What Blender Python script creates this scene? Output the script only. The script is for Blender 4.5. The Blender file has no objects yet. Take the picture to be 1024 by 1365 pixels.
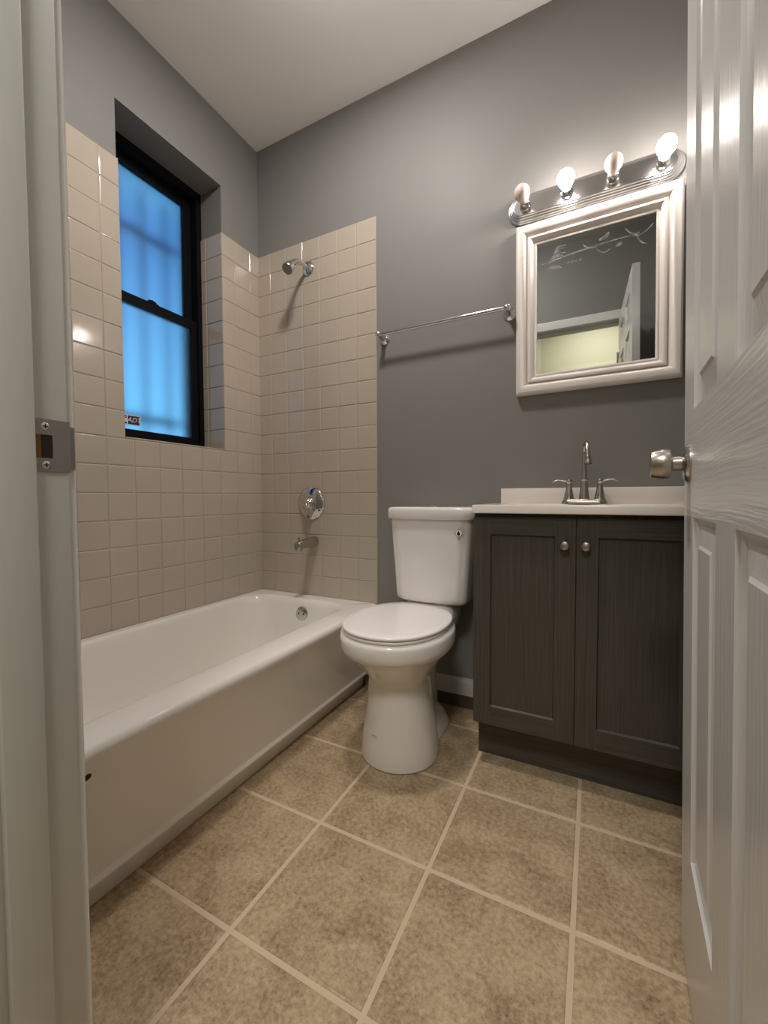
import bpy, bmesh, math, random
from mathutils import Vector, Matrix
random.seed(7)
PI = math.pi
sc = bpy.context.scene
COL = sc.collection

# ---------------------------------------------------------------- camera
YAW, PITCH, ROLL = -.4726, -.036, -.0042
cam_d = bpy.data.cameras.new('camera')
cam = bpy.data.objects.new('camera', cam_d)
COL.objects.link(cam)
fw = Vector((math.sin(YAW)*math.cos(PITCH), math.cos(YAW)*math.cos(PITCH), math.sin(PITCH)))
rt = Vector((math.cos(YAW), -math.sin(YAW), 0))
up = rt.cross(fw)
r2 = rt*math.cos(ROLL) + up*math.sin(ROLL)
u2 = -rt*math.sin(ROLL) + up*math.cos(ROLL)
CAM = Vector((1.6904, -1.773, .9431))
cam.matrix_world = Matrix(((r2.x, u2.x, -fw.x, CAM.x), (r2.y, u2.y, -fw.y, CAM.y), (r2.z, u2.z, -fw.z, CAM.z), (0, 0, 0, 1)))
cam_d.sensor_fit = 'VERTICAL'
cam_d.sensor_height = 24
cam_d.lens = 548.03/1365*24
cam_d.clip_start = .01
sc.camera = cam

# ---------------------------------------------------------------- exposure, world, hall fill lamp
sc.view_settings.view_transform = 'Standard'
sc.view_settings.look = 'None'
sc.view_settings.gamma = 1
sc.view_settings.exposure = 0.0
BULB_STRENGTH = 85
BULB_COLOR = (1, .90, .82)
HALL_POWER = 34
SKY_LOW, SKY_HIGH = (.17, .58, 1.0), (.022, .11, .42)
SKY_STRENGTH = 1.35
ROOM_POWER = 17.5
CEILING_FILL_POWER = 4
ROOM_COLOR = (1, .93, .87)
sc.cycles.use_denoising = True
sc.cycles.max_bounces = 10
sc.cycles.diffuse_bounces = 6
sc.cycles.glossy_bounces = 6
sc.cycles.transmission_bounces = 6
sc.cycles.sample_clamp_indirect = 6
sc.cycles.caustics_reflective = False
sc.cycles.caustics_refractive = False

w = bpy.data.worlds.new('outside_daylight')
sc.world = w
w.use_nodes = True
wn = w.node_tree
_tc = wn.nodes.new('ShaderNodeTexCoord')
_sx = wn.nodes.new('ShaderNodeSeparateXYZ')
_rp = wn.nodes.new('ShaderNodeValToRGB')
_rp.color_ramp.elements[0].position = .22
_rp.color_ramp.elements[0].color = (*SKY_LOW, 1)
_rp.color_ramp.elements[1].position = .55
_rp.color_ramp.elements[1].color = (*SKY_HIGH, 1)
wn.links.new(_tc.outputs['Generated'], _sx.inputs[0])
wn.links.new(_sx.outputs['Z'], _rp.inputs['Fac'])
wn.links.new(_rp.outputs['Color'], wn.nodes['Background'].inputs[0])
wn.nodes['Background'].inputs[1].default_value = SKY_STRENGTH

hl = bpy.data.lights.new('hall_fill_lamp', 'AREA')  # unseen lamp in the hall, kept strong as frontal fill for the bathroom
hl.energy = HALL_POWER
hl.color = (1, .97, .92)
hl.shape = 'DISK'
hl.size = .5
hlo = bpy.data.objects.new('hall_fill_lamp', hl)
COL.objects.link(hlo)
hlo.location = (1.65, -2.35, 2.80)

# the room's own ceiling lamp, above the frame in the middle of the ceiling
rl = bpy.data.lights.new('ceiling_lamp', 'AREA')
rl.energy = ROOM_POWER
rl.color = ROOM_COLOR
rl.shape = 'DISK'
rl.size = .20
rlo = bpy.data.objects.new('ceiling_lamp', rl)
COL.objects.link(rlo)
rlo.location = (.95, -.76, 2.835)
rg = bpy.data.lights.new('ceiling_fill', 'POINT')   # added point light below the ceiling lamp, to brighten the ceiling
rg.energy = CEILING_FILL_POWER
rg.color = ROOM_COLOR
rg.shadow_soft_size = .09
rgo = bpy.data.objects.new('ceiling_fill', rg)
COL.objects.link(rgo)
rgo.location = (.95, -.76, 2.70)

# ---------------------------------------------------------------- materials
def mat(name, color=(.8, .8, .8), rough=.5, metal=0.0, spec=.5, coat=0.0, emit=None, es=0.0):
    m = bpy.data.materials.new(name)
    m.use_nodes = True
    b = m.node_tree.nodes['Principled BSDF']
    b.inputs['Base Color'].default_value = (*color, 1)
    b.inputs['Roughness'].default_value = rough
    b.inputs['Metallic'].default_value = metal
    b.inputs['Specular IOR Level'].default_value = spec
    b.inputs['Coat Weight'].default_value = coat
    b.inputs['Coat Roughness'].default_value = .05
    if emit:
        b.inputs['Emission Color'].default_value = (*emit, 1)
        b.inputs['Emission Strength'].default_value = es
    return m

def N(m, t, **kw):
    n = m.node_tree.nodes.new(t)
    for k, v in kw.items():
        if k in n.inputs.keys():
            n.inputs[k].default_value = v
        else:
            setattr(n, k, v)
    return n
def L(m, a, b): m.node_tree.links.new(a, b)
def bsdf(m): return m.node_tree.nodes['Principled BSDF']

def coords(m, scale=(1, 1, 1)):
    tc = N(m, 'ShaderNodeTexCoord')
    mp = N(m, 'ShaderNodeMapping')
    mp.inputs['Scale'].default_value = scale
    L(m, tc.outputs['Object'], mp.inputs['Vector'])
    return mp.outputs['Vector']

def add_bump(m, scale=(40, 40, 40), strength=.1, dist=.002, detail=3, noise_scale=1.0):
    v = coords(m, scale)
    n = N(m, 'ShaderNodeTexNoise', Scale=noise_scale, Detail=detail)
    L(m, v, n.inputs['Vector'])
    b = N(m, 'ShaderNodeBump', Strength=strength, Distance=dist)
    L(m, n.outputs['Fac'], b.inputs['Height'])
    L(m, b.outputs['Normal'], bsdf(m).inputs['Normal'])
    return b

def ramp_mix(m, fac, stops):
    r = N(m, 'ShaderNodeValToRGB')
    el = r.color_ramp.elements
    while len(el) < len(stops): el.new(.5)
    for e, (p, c) in zip(el, stops):
        e.position = p
        e.color = (*c, 1)
    L(m, fac, r.inputs['Fac'])
    return r.outputs['Color']

# grey eggshell wall paint
M_wall = mat('grey_wall_paint', (.238, .234, .226), .50, spec=.2)
add_bump(M_wall, (60, 60, 60), .10, .003, 2)
M_ceil = mat('ceiling_paint', (.90, .88, .86), .7)
add_bump(M_ceil, (30, 30, 30), .06, .004)
M_cream = mat('cream_hall_paint', (.40, .37, .25), .6)
M_tile = mat('beige_wall_tile', (.52, .44, .36), .11, spec=.5)
v = coords(M_tile, (2.2, 2.2, 2.2))
nz = N(M_tile, 'ShaderNodeTexNoise', Scale=1.0, Detail=2.0)
L(M_tile, v, nz.inputs['Vector'])
L(M_tile, ramp_mix(M_tile, nz.outputs['Fac'], [(.3, (.470, .415, .345)), (.7, (.505, .435, .368))]), bsdf(M_tile).inputs['Base Color'])
add_bump(M_tile, (22, 22, 22), .05, .004, 1)
M_grout = mat('tile_grout', (.44, .375, .30), .8)
M_floor = mat('mottled_floor_tile', (.4, .33, .24), .32, spec=.4)
v = coords(M_floor)
n1 = N(M_floor, 'ShaderNodeTexNoise', Scale=85.0, Detail=7.0, Roughness=.78)
n2 = N(M_floor, 'ShaderNodeTexNoise', Scale=9.0, Detail=4.0, Roughness=.6, Distortion=.6)
L(M_floor, v, n1.inputs['Vector'])
L(M_floor, v, n2.inputs['Vector'])
mx = N(M_floor, 'ShaderNodeMath', operation='MULTIPLY_ADD')
L(M_floor, n1.outputs['Fac'], mx.inputs[0])
mx.inputs[1].default_value = .72
mm = N(M_floor, 'ShaderNodeMath', operation='MULTIPLY')
L(M_floor, n2.outputs['Fac'], mm.inputs[0])
mm.inputs[1].default_value = .34
L(M_floor, mm.outputs[0], mx.inputs[2])
L(M_floor, ramp_mix(M_floor, mx.outputs[0], [(.36, (.16, .105, .055)), (.46, (.31, .225, .135)), (.545, (.43, .325, .205)), (.66, (.54, .43, .285))]), bsdf(M_floor).inputs['Base Color'])
b = N(M_floor, 'ShaderNodeBump', Strength=.12, Distance=.002)
L(M_floor, n1.outputs['Fac'], b.inputs['Height'])
L(M_floor, b.outputs['Normal'], bsdf(M_floor).inputs['Normal'])
M_fgrout = mat('floor_grout', (.58, .46, .32), .85)
add_bump(M_fgrout, (120, 120, 120), .3, .002)
M_tub = mat('white_tub_enamel', (.83, .80, .755), .12, coat=.3)
M_porc = mat('white_porcelain', (.80, .775, .75), .08, coat=.4)
M_plast = mat('white_seat_plastic', (.84, .80, .78), .09)
M_white = mat('white_door_paint', (.70, .70, .69), .30)
M_trim = mat('white_frame_paint', (.54, .545, .52), .35)
add_bump(M_trim, (50, 50, 6), .08, .002)
M_chrome = mat('chrome', (.72, .71, .70), .07, 1.0)
M_chrome2 = mat('brushed_chrome_plate', (.66, .66, .67), .18, 1.0)
M_nickel = mat('brushed_nickel', (.50, .47, .42), .27, 1.0)
M_steel = mat('dull_strike_plate_metal', (.30, .285, .275), .42, 1.0)
M_black = mat('black_window_paint', (.004, .004, .005), .6, spec=.12)
M_dark = mat('dark_hole', (.02, .013, .008), .8)
M_woodhole = mat('raw_wood_recess', (.22, .10, .035), .8)
M_counter = mat('cultured_marble_white', (.80, .745, .70), .14)
M_base_dark = mat('dark_brown_strip', (.10, .07, .05), .7)

def wood(name, sc3):
    m = mat(name, (.05, .046, .042), .38, spec=.4)
    v = coords(m, sc3)
    n = N(m, 'ShaderNodeTexNoise', Scale=1.0, Detail=5.0, Roughness=.6)
    L(m, v, n.inputs['Vector'])
    L(m, ramp_mix(m, n.outputs['Fac'], [(.25, (.044, .040, .034)), (.5, (.068, .061, .051)), (.75, (.094, .084, .070))]), bsdf(m).inputs['Base Color'])
    b = N(m, 'ShaderNodeBump', Strength=.10, Distance=.001)
    L(m, n.outputs['Fac'], b.inputs['Height'])
    L(m, b.outputs['Normal'], bsdf(m).inputs['Normal'])
    return m
M_wv = wood('dark_grey_wood_upright_grain', (230, 60, 3.5))
M_wh = wood('dark_grey_wood_level_grain', (3.5, 60, 230))

def door_grain(name, sc3, strength):
    m = mat(name, (.66, .66, .665), .27)
    tc = N(m, 'ShaderNodeTexCoord')
    dn = N(m, 'ShaderNodeTexNoise', Scale=4.0, Detail=2.0)
    L(m, tc.outputs['Object'], dn.inputs['Vector'])
    mxv = N(m, 'ShaderNodeMix', data_type='VECTOR')
    mxv.inputs['Factor'].default_value = .025
    L(m, tc.outputs['Object'], mxv.inputs[4])
    L(m, dn.outputs['Color'], mxv.inputs[5])
    mp = N(m, 'ShaderNodeMapping')
    mp.inputs['Scale'].default_value = sc3
    L(m, mxv.outputs[1], mp.inputs['Vector'])
    n = N(m, 'ShaderNodeTexNoise', Scale=1.0, Detail=3.0, Roughness=.5)
    L(m, mp.outputs['Vector'], n.inputs['Vector'])
    b = N(m, 'ShaderNodeBump', Strength=strength, Distance=.0012)
    L(m, n.outputs['Fac'], b.inputs['Height'])
    L(m, b.outputs['Normal'], bsdf(m).inputs['Normal'])
    return m
M_dv = door_grain('white_door_upright_grain', (190, 20, 9), .8)
M_dh = door_grain('white_door_level_grain', (5, 20, 190), .6)

M_bulb_on = mat('lit_bulb_glass', (1, 1, 1), .3, emit=BULB_COLOR, es=BULB_STRENGTH)
M_bulb_off = mat('unlit_frosted_bulb', (.88, .76, .72), .4)
M_mirror = mat('mirror_silver', (.62, .65, .63), .012, 1.0)
M_smudge = bpy.data.materials.new('wiped_smudge')
M_smudge.use_nodes = True
_b = bsdf(M_smudge)
_b.inputs['Base Color'].default_value = (.8, .82, .82, 1)
_b.inputs['Roughness'].default_value = .9
_v = coords(M_smudge, (60, 60, 60))
_n = N(M_smudge, 'ShaderNodeTexNoise', Scale=1.0, Detail=4.0)
L(M_smudge, _v, _n.inputs['Vector'])
_c = N(M_smudge, 'ShaderNodeMapRange')
for _i, _q in enumerate((.35, .75, .03, .30)): _c.inputs[_i+1].default_value = _q
L(M_smudge, _n.outputs['Fac'], _c.inputs[0])
L(M_smudge, _c.outputs[0], _b.inputs['Alpha'])

# frosted window glass: rough refraction with a wet pebbled surface
M_glass = bpy.data.materials.new('frosted_glass')
M_glass.use_nodes = True
g = M_glass.node_tree
g.nodes.clear()
out = g.nodes.new('ShaderNodeOutputMaterial')
rf = g.nodes.new('ShaderNodeBsdfRefraction')
rf.inputs['IOR'].default_value = 1.38
rf.inputs['Roughness'].default_value = .45
rf.inputs['Color'].default_value = (.93, .97, 1, 1)
gl = g.nodes.new('ShaderNodeBsdfGlossy')
gl.inputs['Roughness'].default_value = .35
gl.inputs['Color'].default_value = (.9, .9, .9, 1)
ms = g.nodes.new('ShaderNodeMixShader')
ms.inputs[0].default_value = .05
tcg = g.nodes.new('ShaderNodeTexCoord')
ng = g.nodes.new('ShaderNodeTexNoise')
ng.inputs['Scale'].default_value = 230
ng.inputs['Detail'].default_value = 2
bg = g.nodes.new('ShaderNodeBump')
bg.inputs['Strength'].default_value = .35
bg.inputs['Distance'].default_value = .002
g.links.new(tcg.outputs['Object'], ng.inputs['Vector'])
g.links.new(ng.outputs['Fac'], bg.inputs['Height'])
g.links.new(bg.outputs['Normal'], rf.inputs['Normal'])
g.links.new(rf.outputs[0], ms.inputs[1])
g.links.new(gl.outputs[0], ms.inputs[2])
g.links.new(ms.outputs[0], out.inputs['Surface'])

# ---------------------------------------------------------------- mesh helpers
def obj(name, bm, m, parent=None, angle=35, smooth=True):
    me = bpy.data.meshes.new(name)
    bmesh.ops.recalc_face_normals(bm, faces=bm.faces[:])
    bm.to_mesh(me)
    bm.free()
    for mm_ in (m if isinstance(m, (list, tuple)) else [m]): me.materials.append(mm_)
    if smooth:
        me.shade_smooth()
        me.set_sharp_from_angle(angle=math.radians(angle))
    o = bpy.data.objects.new(name, me)
    COL.objects.link(o)
    if parent: o.parent = parent
    return o

def empty(name, loc, rz=0):
    o = bpy.data.objects.new(name, None)
    o.empty_display_size = .05
    COL.objects.link(o)
    o.location = loc
    o.rotation_euler = (0, 0, rz)
    return o

def tag(o, label, cat, group=None):
    o['label'] = label
    o['category'] = cat
    if group: o['group'] = group
    return o
def struct(o, label, cat):
    o['kind'] = 'structure'
    o['label'] = label
    o['category'] = cat
    return o

def box(bm, x0, x1, y0, y1, z0, z1, bev=0, seg=2, mi=0):
    vs = [bm.verts.new((x, y, z)) for x in (x0, x1) for y in (y0, y1) for z in (z0, z1)]
    fs = [bm.faces.new([vs[i] for i in q]) for q in ((0, 1, 3, 2), (4, 6, 7, 5), (0, 4, 5, 1), (2, 3, 7, 6), (0, 2, 6, 4), (1, 5, 7, 3))]
    for f in fs: f.material_index = mi
    if bev:
        es = list({e for f in fs for e in f.edges})
        bmesh.ops.bevel(bm, geom=es, offset=bev, segments=seg, affect='EDGES', profile=.5)
    return vs

def boxbm(*a, **k):
    bm = bmesh.new()
    box(bm, *a, **k)
    return bm

def loft(bm, rings, closed=True, cap0=True, cap1=True, mi=0):
    vr = [[bm.verts.new(p) for p in r] for r in rings]
    n = len(vr[0])
    for a, b_ in zip(vr, vr[1:]):
        for i in range(n if closed else n-1):
            j = (i+1) % n
            f = bm.faces.new((a[i], a[j], b_[j], b_[i]))
            f.material_index = mi
    if cap0 and closed: bm.faces.new(vr[0][::-1]).material_index = mi
    if cap1 and closed: bm.faces.new(vr[-1]).material_index = mi
    return vr

def frame_of(d):
    d = d.normalized()
    a = Vector((0, 0, 1)) if abs(d.z) < .9 else Vector((1, 0, 0))
    u = d.cross(a).normalized()
    return u, d.cross(u).normalized()

def tube(bm, pts, r, seg=14, cap=True, mi=0, squash=None):
    pts = [Vector(p) for p in pts]
    rs = r if isinstance(r, (list, tuple)) else [r]*len(pts)
    rings = []
    u = None
    for i, p in enumerate(pts):
        d = (pts[min(i+1, len(pts)-1)] - pts[max(i-1, 0)]).normalized()
        if u is None: u, v_ = frame_of(d)
        else:
            u = (u - d*u.dot(d)).normalized()
            v_ = d.cross(u)
        k = squash or 1
        rings.append([p + u*rs[i]*math.cos(2*PI*j/seg) + v_*rs[i]*k*math.sin(2*PI*j/seg) for j in range(seg)])
    loft(bm, rings, cap0=cap, cap1=cap, mi=mi)

def lathe(bm, prof, origin, axis, seg=32, mi=0, cap0=True, cap1=True):
    """prof: (distance along axis, radius)"""
    d = Vector(axis).normalized()
    u, v_ = frame_of(d)
    o = Vector(origin)
    loft(bm, [[o + d*h + (u*math.cos(2*PI*j/seg) + v_*math.sin(2*PI*j/seg))*max(r, 1e-5) for j in range(seg)] for h, r in prof], cap0=cap0, cap1=cap1, mi=mi)

def bez(p0, p1, p2, p3, n=12):
    p0, p1, p2, p3 = map(Vector, (p0, p1, p2, p3))
    return [p0*(1-t)**3 + p1*3*t*(1-t)**2 + p2*3*t*t*(1-t) + p3*t**3 for t in [i/n for i in range(n+1)]]

def rrect(x0, x1, y0, y1, r, z, n=8):
    r = min(r, (x1-x0)/2-1e-4, (y1-y0)/2-1e-4)
    pts = []
    for cx, cy, a0 in ((x1-r, y1-r, 0), (x0+r, y1-r, PI/2), (x0+r, y0+r, PI), (x1-r, y0+r, 3*PI/2)):
        for k in range(n+1):
            a = a0 + PI/2*k/n
            pts.append((cx+r*math.cos(a), cy+r*math.sin(a), z))
    return pts

def ellring(cx, cy, a, b_, z, n=48, p=2.0, back=None):
    pts = []
    for k in range(n):
        t = 2*PI*k/n
        c, s = math.cos(t), math.sin(t)
        bb = b_ if s < 0 or back is None else back
        pts.append((cx + a*math.copysign(abs(c)**(2/p), c), cy + bb*math.copysign(abs(s)**(2/p), s), z))
    return pts

def solid_wall(bm, axis, lo, hi, us, vs, hole):
    """A slab between lo and hi on one axis, split at us/vs, without the cells for which hole(i, j) is true."""
    def P(h, u, v_): return {'x': (h, u, v_), 'y': (u, h, v_), 'z': (u, v_, h)}[axis]
    V = {}
    def vert(k, i, j):
        if (k, i, j) not in V: V[k, i, j] = bm.verts.new(P((lo, hi)[k], us[i], vs[j]))
        return V[k, i, j]
    nu, nv = len(us)-1, len(vs)-1
    full = lambda i, j: 0 <= i < nu and 0 <= j < nv and not hole(i, j)
    for i in range(nu):
        for j in range(nv):
            if not full(i, j): continue
            for k in (0, 1): bm.faces.new([vert(k, i, j), vert(k, i+1, j), vert(k, i+1, j+1), vert(k, i, j+1)])
            for di, dj, a, b_ in ((-1, 0, (i, j), (i, j+1)), (1, 0, (i+1, j), (i+1, j+1)), (0, -1, (i, j), (i+1, j)), (0, 1, (i, j+1), (i+1, j+1))):
                if not full(i+di, j+dj): bm.faces.new([vert(0, *a), vert(0, *b_), vert(1, *b_), vert(1, *a)])

def tile_sheet(name, to3d, ju, jv, H, gw, mats, parent=None, hole=None, extra_u=(), extra_v=(), base=.004, tilt=.0, edge=(.0012, .004), skirt=True):
    """Tiles as one connected relief: flat tiles with rounded edges and sunken joints."""
    g2 = gw/2
    def lines(j, extra):
        s = set()
        for a, b_ in zip(j, j[1:]):
            m_ = (a+b_)/2
            for q in (a, a+g2, a+g2+edge[0], a+g2+edge[1], m_, b_-g2-edge[1], b_-g2-edge[0], b_-g2, b_):
                if a-1e-6 <= q <= b_+1e-6: s.add(round(q, 5))
        for e in extra: s.add(round(e, 5))
        return sorted(s)
    def prof(j, p):
        for k, (a, b_) in enumerate(zip(j, j[1:])):
            if a-1e-6 <= p <= b_+1e-6:
                d = min(p-a, b_-p)
                if d <= g2+1e-6: return 0, k, 0
                if d <= g2+edge[0]+1e-6: h = (d-g2)/edge[0]*.65
                elif d <= g2+edge[1]: h = .65+(d-g2-edge[0])/(edge[1]-edge[0])*.35
                else: h = 1
                return h, k, (p-(a+b_)/2)/(b_-a)*2
        return 0, 0, 0
    lu, lv = lines(ju, extra_u), lines(jv, extra_v)
    bm = bmesh.new()
    V, Hh, T = {}, {}, {}
    for i, u in enumerate(lu):
        hu, ku, fu = prof(ju, u)
        for j, v_ in enumerate(lv):
            hv, kv, fv = prof(jv, v_)
            if (ku, kv) not in T: T[ku, kv] = (random.uniform(-1, 1), random.uniform(-1, 1), random.uniform(-1, 1))
            h = min(hu, hv)
            t = T[ku, kv]
            z = base + h*(H + tilt*(t[0]*fu + t[1]*fv + .5*t[2]))
            Hh[i, j] = h
            V[i, j] = bm.verts.new(to3d(u, v_, z))
    for i in range(len(lu)-1):
        for j in range(len(lv)-1):
            mu, mv = (lu[i]+lu[i+1])/2, (lv[j]+lv[j+1])/2
            if hole and hole(mu, mv): continue
            q = [(i, j), (i+1, j), (i+1, j+1), (i, j+1)]
            f = bm.faces.new([V[k] for k in q])
            f.material_index = 1 if max(Hh[k] for k in q) < .01 else 0
    for vv in [x for x in bm.verts if not x.link_faces]: bm.verts.remove(vv)
    if skirt:
        inv = {vv: k for k, vv in V.items() if vv.is_valid}
        be = [e for e in bm.edges if e.is_boundary]
        nv = {}
        for e in be:
            for vv in e.verts:
                if vv not in nv:
                    i, j = inv[vv]
                    nv[vv] = bm.verts.new(to3d(lu[i], lv[j], 0))
        for e in be:
            a, b_ = e.verts
            bm.faces.new((a, b_, nv[b_], nv[a]))
    return obj(name, bm, mats, parent, 8)

# ---------------------------------------------------------------- the room
ZC, YN, XR = 2.856, -1.505, 2.0
ZT, T = 2.2784, .1095
WY0, WY1, WZ0, WZ1 = -.768, -.254, 1.186, 2.510       # window opening in the left wall
DX0, DX1, DZ = 1.110, 1.868, 2.165                    # rough doorway in the front wall
TB = YN - .125

bm = bmesh.new()
solid_wall(bm, 'x', -.32, 0, [YN, WY0, WY1, .12], [0, WZ0, WZ1, ZC], lambda i, j: i == 1 and j == 1)
wl = struct(obj('wall_left', bm, M_wall), 'grey painted left wall with a deep window recess above the tub', 'wall')
wb = struct(obj('wall_back', boxbm(0, XR+.12, 0, .12, 0, ZC), M_wall), 'grey painted back wall behind the toilet and mirror', 'wall')
struct(obj('wall_right', boxbm(XR, XR+.12, YN, 0, 0, ZC), M_wall), 'grey painted right wall beside the open door', 'wall')
bm = bmesh.new()
solid_wall(bm, 'y', TB, YN, [-.8, DX0, DX1, 3.2], [0, DZ, ZC], lambda i, j: i == 1 and j == 0)
struct(obj('wall_front', bm, M_wall), 'grey wall with the doorway, seen in the mirror', 'wall')
struct(obj('wall_hall_back', boxbm(-.8, 3.2, -3.12, -3.0, 0, ZC), M_cream), 'cream hallway wall across from the doorway, seen in the mirror', 'wall')
struct(obj('wall_hall_left', boxbm(-.92, -.8, -3.12, TB, 0, ZC), M_cream), 'cream left end wall of the hallway', 'wall')
struct(obj('wall_hall_right', boxbm(3.2, 3.32, -3.12, TB, 0, ZC), M_cream), 'cream right end wall of the hallway', 'wall')
struct(obj('ceiling', boxbm(-.92, 3.32, -3.12, .12, ZC, ZC+.1), M_ceil), 'flat white painted ceiling over the bathroom', 'ceiling')

# floor: 13 inch mottled tiles with wide joints, laid square to the walls
GX, GY, G = .9932, -.8236, .3337
ju = [GX + k*G for k in range(-6, 8)]
jv = [GY + k*G for k in range(-7, 4)]
ju[0], ju[-1], jv[0], jv[-1] = -.90, 3.3, -3.1, .10
fl = tile_sheet('floor', lambda u, v_, z: (u, v_, z-.0018), ju, jv, .0018, .0112, [M_floor, M_fgrout], base=0, tilt=.0002, edge=(.0015, .005), skirt=False)
fl.data.materials[0] = M_floor
struct(fl, 'mottled tan square floor tiles with pale joints', 'floor')
struct(obj('trim_3', boxbm(-.92, 3.32, -3.12, .12, -.06, -.0035), M_fgrout), 'mortar bed under the floor tiles', 'floor')

# tile surrounds, children of their walls
jz = sorted([ZT-k*T for k in range(17)] + [.418])
jx = [0, .0925, .2020, .3115, .4210, .5305, .6400, .7495]
tile_sheet('tile_surround', lambda u, v_, z: (u, -z, v_), jx, jz, .002, .0024, [M_tile, M_grout], wb, tilt=.0004)
jy = sorted([-.0707-k*T for k in range(14)] + [0, YN])
tile_sheet('tile_surround', lambda u, v_, z: (z, u, v_), jy, jz, .002, .0024, [M_tile, M_grout], wl,
           hole=lambda u, v_: WY0 < u < WY1 and v_ > WZ0, extra_u=(WY0, WY1), extra_v=(WZ0,), tilt=.0004)
jr = sorted([ZT-k*T for k in range(10)] + [WZ0])
tile_sheet('reveal_tile', lambda u, v_, z: (u, WY1-z, v_), [-.150, -.1095, 0.006], jr, .002, .0024, [M_tile, M_grout], wl, tilt=.0002)
tile_sheet('reveal_tile', lambda u, v_, z: (u, WY0+z, v_), [-.150, -.1095, 0.006], jr, .002, .0024, [M_tile, M_grout], wl, tilt=.0002)
obj('window_sill', boxbm(-.150, .006, WY0+.006, WY1-.006, WZ0, WZ0+.006, bev=.002), M_tile, wl)

# baseboard behind the toilet
bm = bmesh.new()
prof = [(0, .060), (-.013, .060), (-.013, .112), (-.010, .122), (-.006, .128), (-.005, .135), (0, .135)]
loft(bm, [[(x, y, z) for y, z in prof] for x in (.757, XR)])
bb = struct(obj('baseboard_back', bm, M_trim), 'white painted baseboard along the wall behind the toilet', 'baseboard')
o = obj('base_strip', boxbm(.757, XR, -.006, 0, 0, .060), M_base_dark, bb)  # dark brown strip from the floor up to the white board
o['label'] = 'dark brown strip under the baseboard'

# ---------------------------------------------------------------- door frame
fr = empty('trim_1', (1.13, YN, 0))
struct(fr, 'white painted door frame with a metal strike plate in the left jamb', 'door frame')
def fpart(name, bm, m, parent=fr):
    bmesh.ops.translate(bm, verts=bm.verts[:], vec=(-1.13, -YN, 0))
    return obj(name, bm, m, parent)
XJ0, XJ1, HJ = 1.130, 1.848, 2.145
SP0, SP1 = .974, 1.034                                # strike plate height range
for xa, xb in ((DX0+.0005, XJ0), (XJ1, DX1-.0005)):
    fpart('jamb', boxbm(xa, xb, TB, YN, 0, HJ+.018, bev=.0012), M_trim)
fpart('head_jamb', boxbm(XJ0, XJ1, TB, YN, HJ, HJ+.018, bev=.0012), M_trim)
SY0, SY1 = -1.580, -1.541                             # door stop
fpart('door_stop', boxbm(XJ0, XJ0+.0115, SY0, SY1, 0, HJ, bev=.0025), M_trim)
fpart('door_stop', boxbm(XJ1-.0115, XJ1, SY0, SY1, 0, HJ, bev=.0025), M_trim)
fpart('door_stop', boxbm(XJ0+.0115, XJ1-.0115, SY0, SY1, HJ-.0115, HJ, bev=.0025), M_trim)
def casing(side):
    """mitred three sided casing on the room side (+1) or the hall side (-1)"""
    bm = bmesh.new()
    y0 = YN if side > 0 else TB
    prof = [(0, 0), (0, .008), (.003, .011), (.018, .013), (.024, .016), (.052, .018), (.058, .014), (.058, 0)]
    r = .005
    rings = []
    for (x, z, dx, dz) in ((XJ0-r, 0, -1, 0), (XJ0-r, HJ+r, -1, 1), (XJ1+r, HJ+r, 1, 1), (XJ1+r, 0, 1, 0)):
        rings.append([(x+dx*a, y0+side*t, z+dz*a) for a, t in prof])
    loft(bm, rings)
    return bm
fpart('casing', casing(1), M_white)
fpart('casing', casing(-1), M_trim)
# strike plate: rounded plate with a latch hole and a curved lip, two screws
bm = bmesh.new()
ya, yb = -1.5405, -1.5035
hy0, hy1, hz0, hz1 = -1.5385, -1.5215,   .9895, 1.016
solid_wall(bm, 'x', XJ0, XJ0+.0016, [ya, hy0, hy1, yb], [SP0, hz0, hz1, SP1], lambda i, j: i == 1 and j == 1)
sp = fpart('strike_plate', bm, M_steel)
sp['label'] = 'dull grey metal strike plate'
bm = bmesh.new()
loft(bm, [[(XJ0+a, y, z) for a, y in ((.0016, yb-.001), (.0006, yb+.004), (-.004, yb+.0075), (-.0055, yb+.006), (-.001, yb+.002), (0, yb-.001))] for z in (SP0+.004, SP1-.006)])
fpart('strike_lip', bm, M_steel, sp)
fpart('latch_hole', boxbm(XJ0+.0001, XJ0+.0006, hy0, hy1, hz0, hz1), M_dark, sp)
fpart('latch_hole_wood', boxbm(XJ0+.0004, XJ0+.0009, hy0, hy0+.006, hz0, hz1), M_woodhole, sp)
for zs in (.9815, 1.0255):
    bm = bmesh.new()
    lathe(bm, [(0, .0046), (.0006, .0044), (.0012, .003), (.0013, .0001)], (XJ0+.0014, -1.5285, zs), (1, 0, 0), 20)
    s_ = fpart('screw', bm, M_chrome2, sp)
    bm = bmesh.new()
    box(bm, XJ0+.0026, XJ0+.0030, -1.5285-.0026, -1.5285+.0026, zs-.0006, zs+.0006)
    box(bm, XJ0+.0026, XJ0+.00305, -1.5285-.0006, -1.5285+.0006, zs-.0026, zs+.0026)
    fpart('screw_slot', bm, M_dark, sp)

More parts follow.
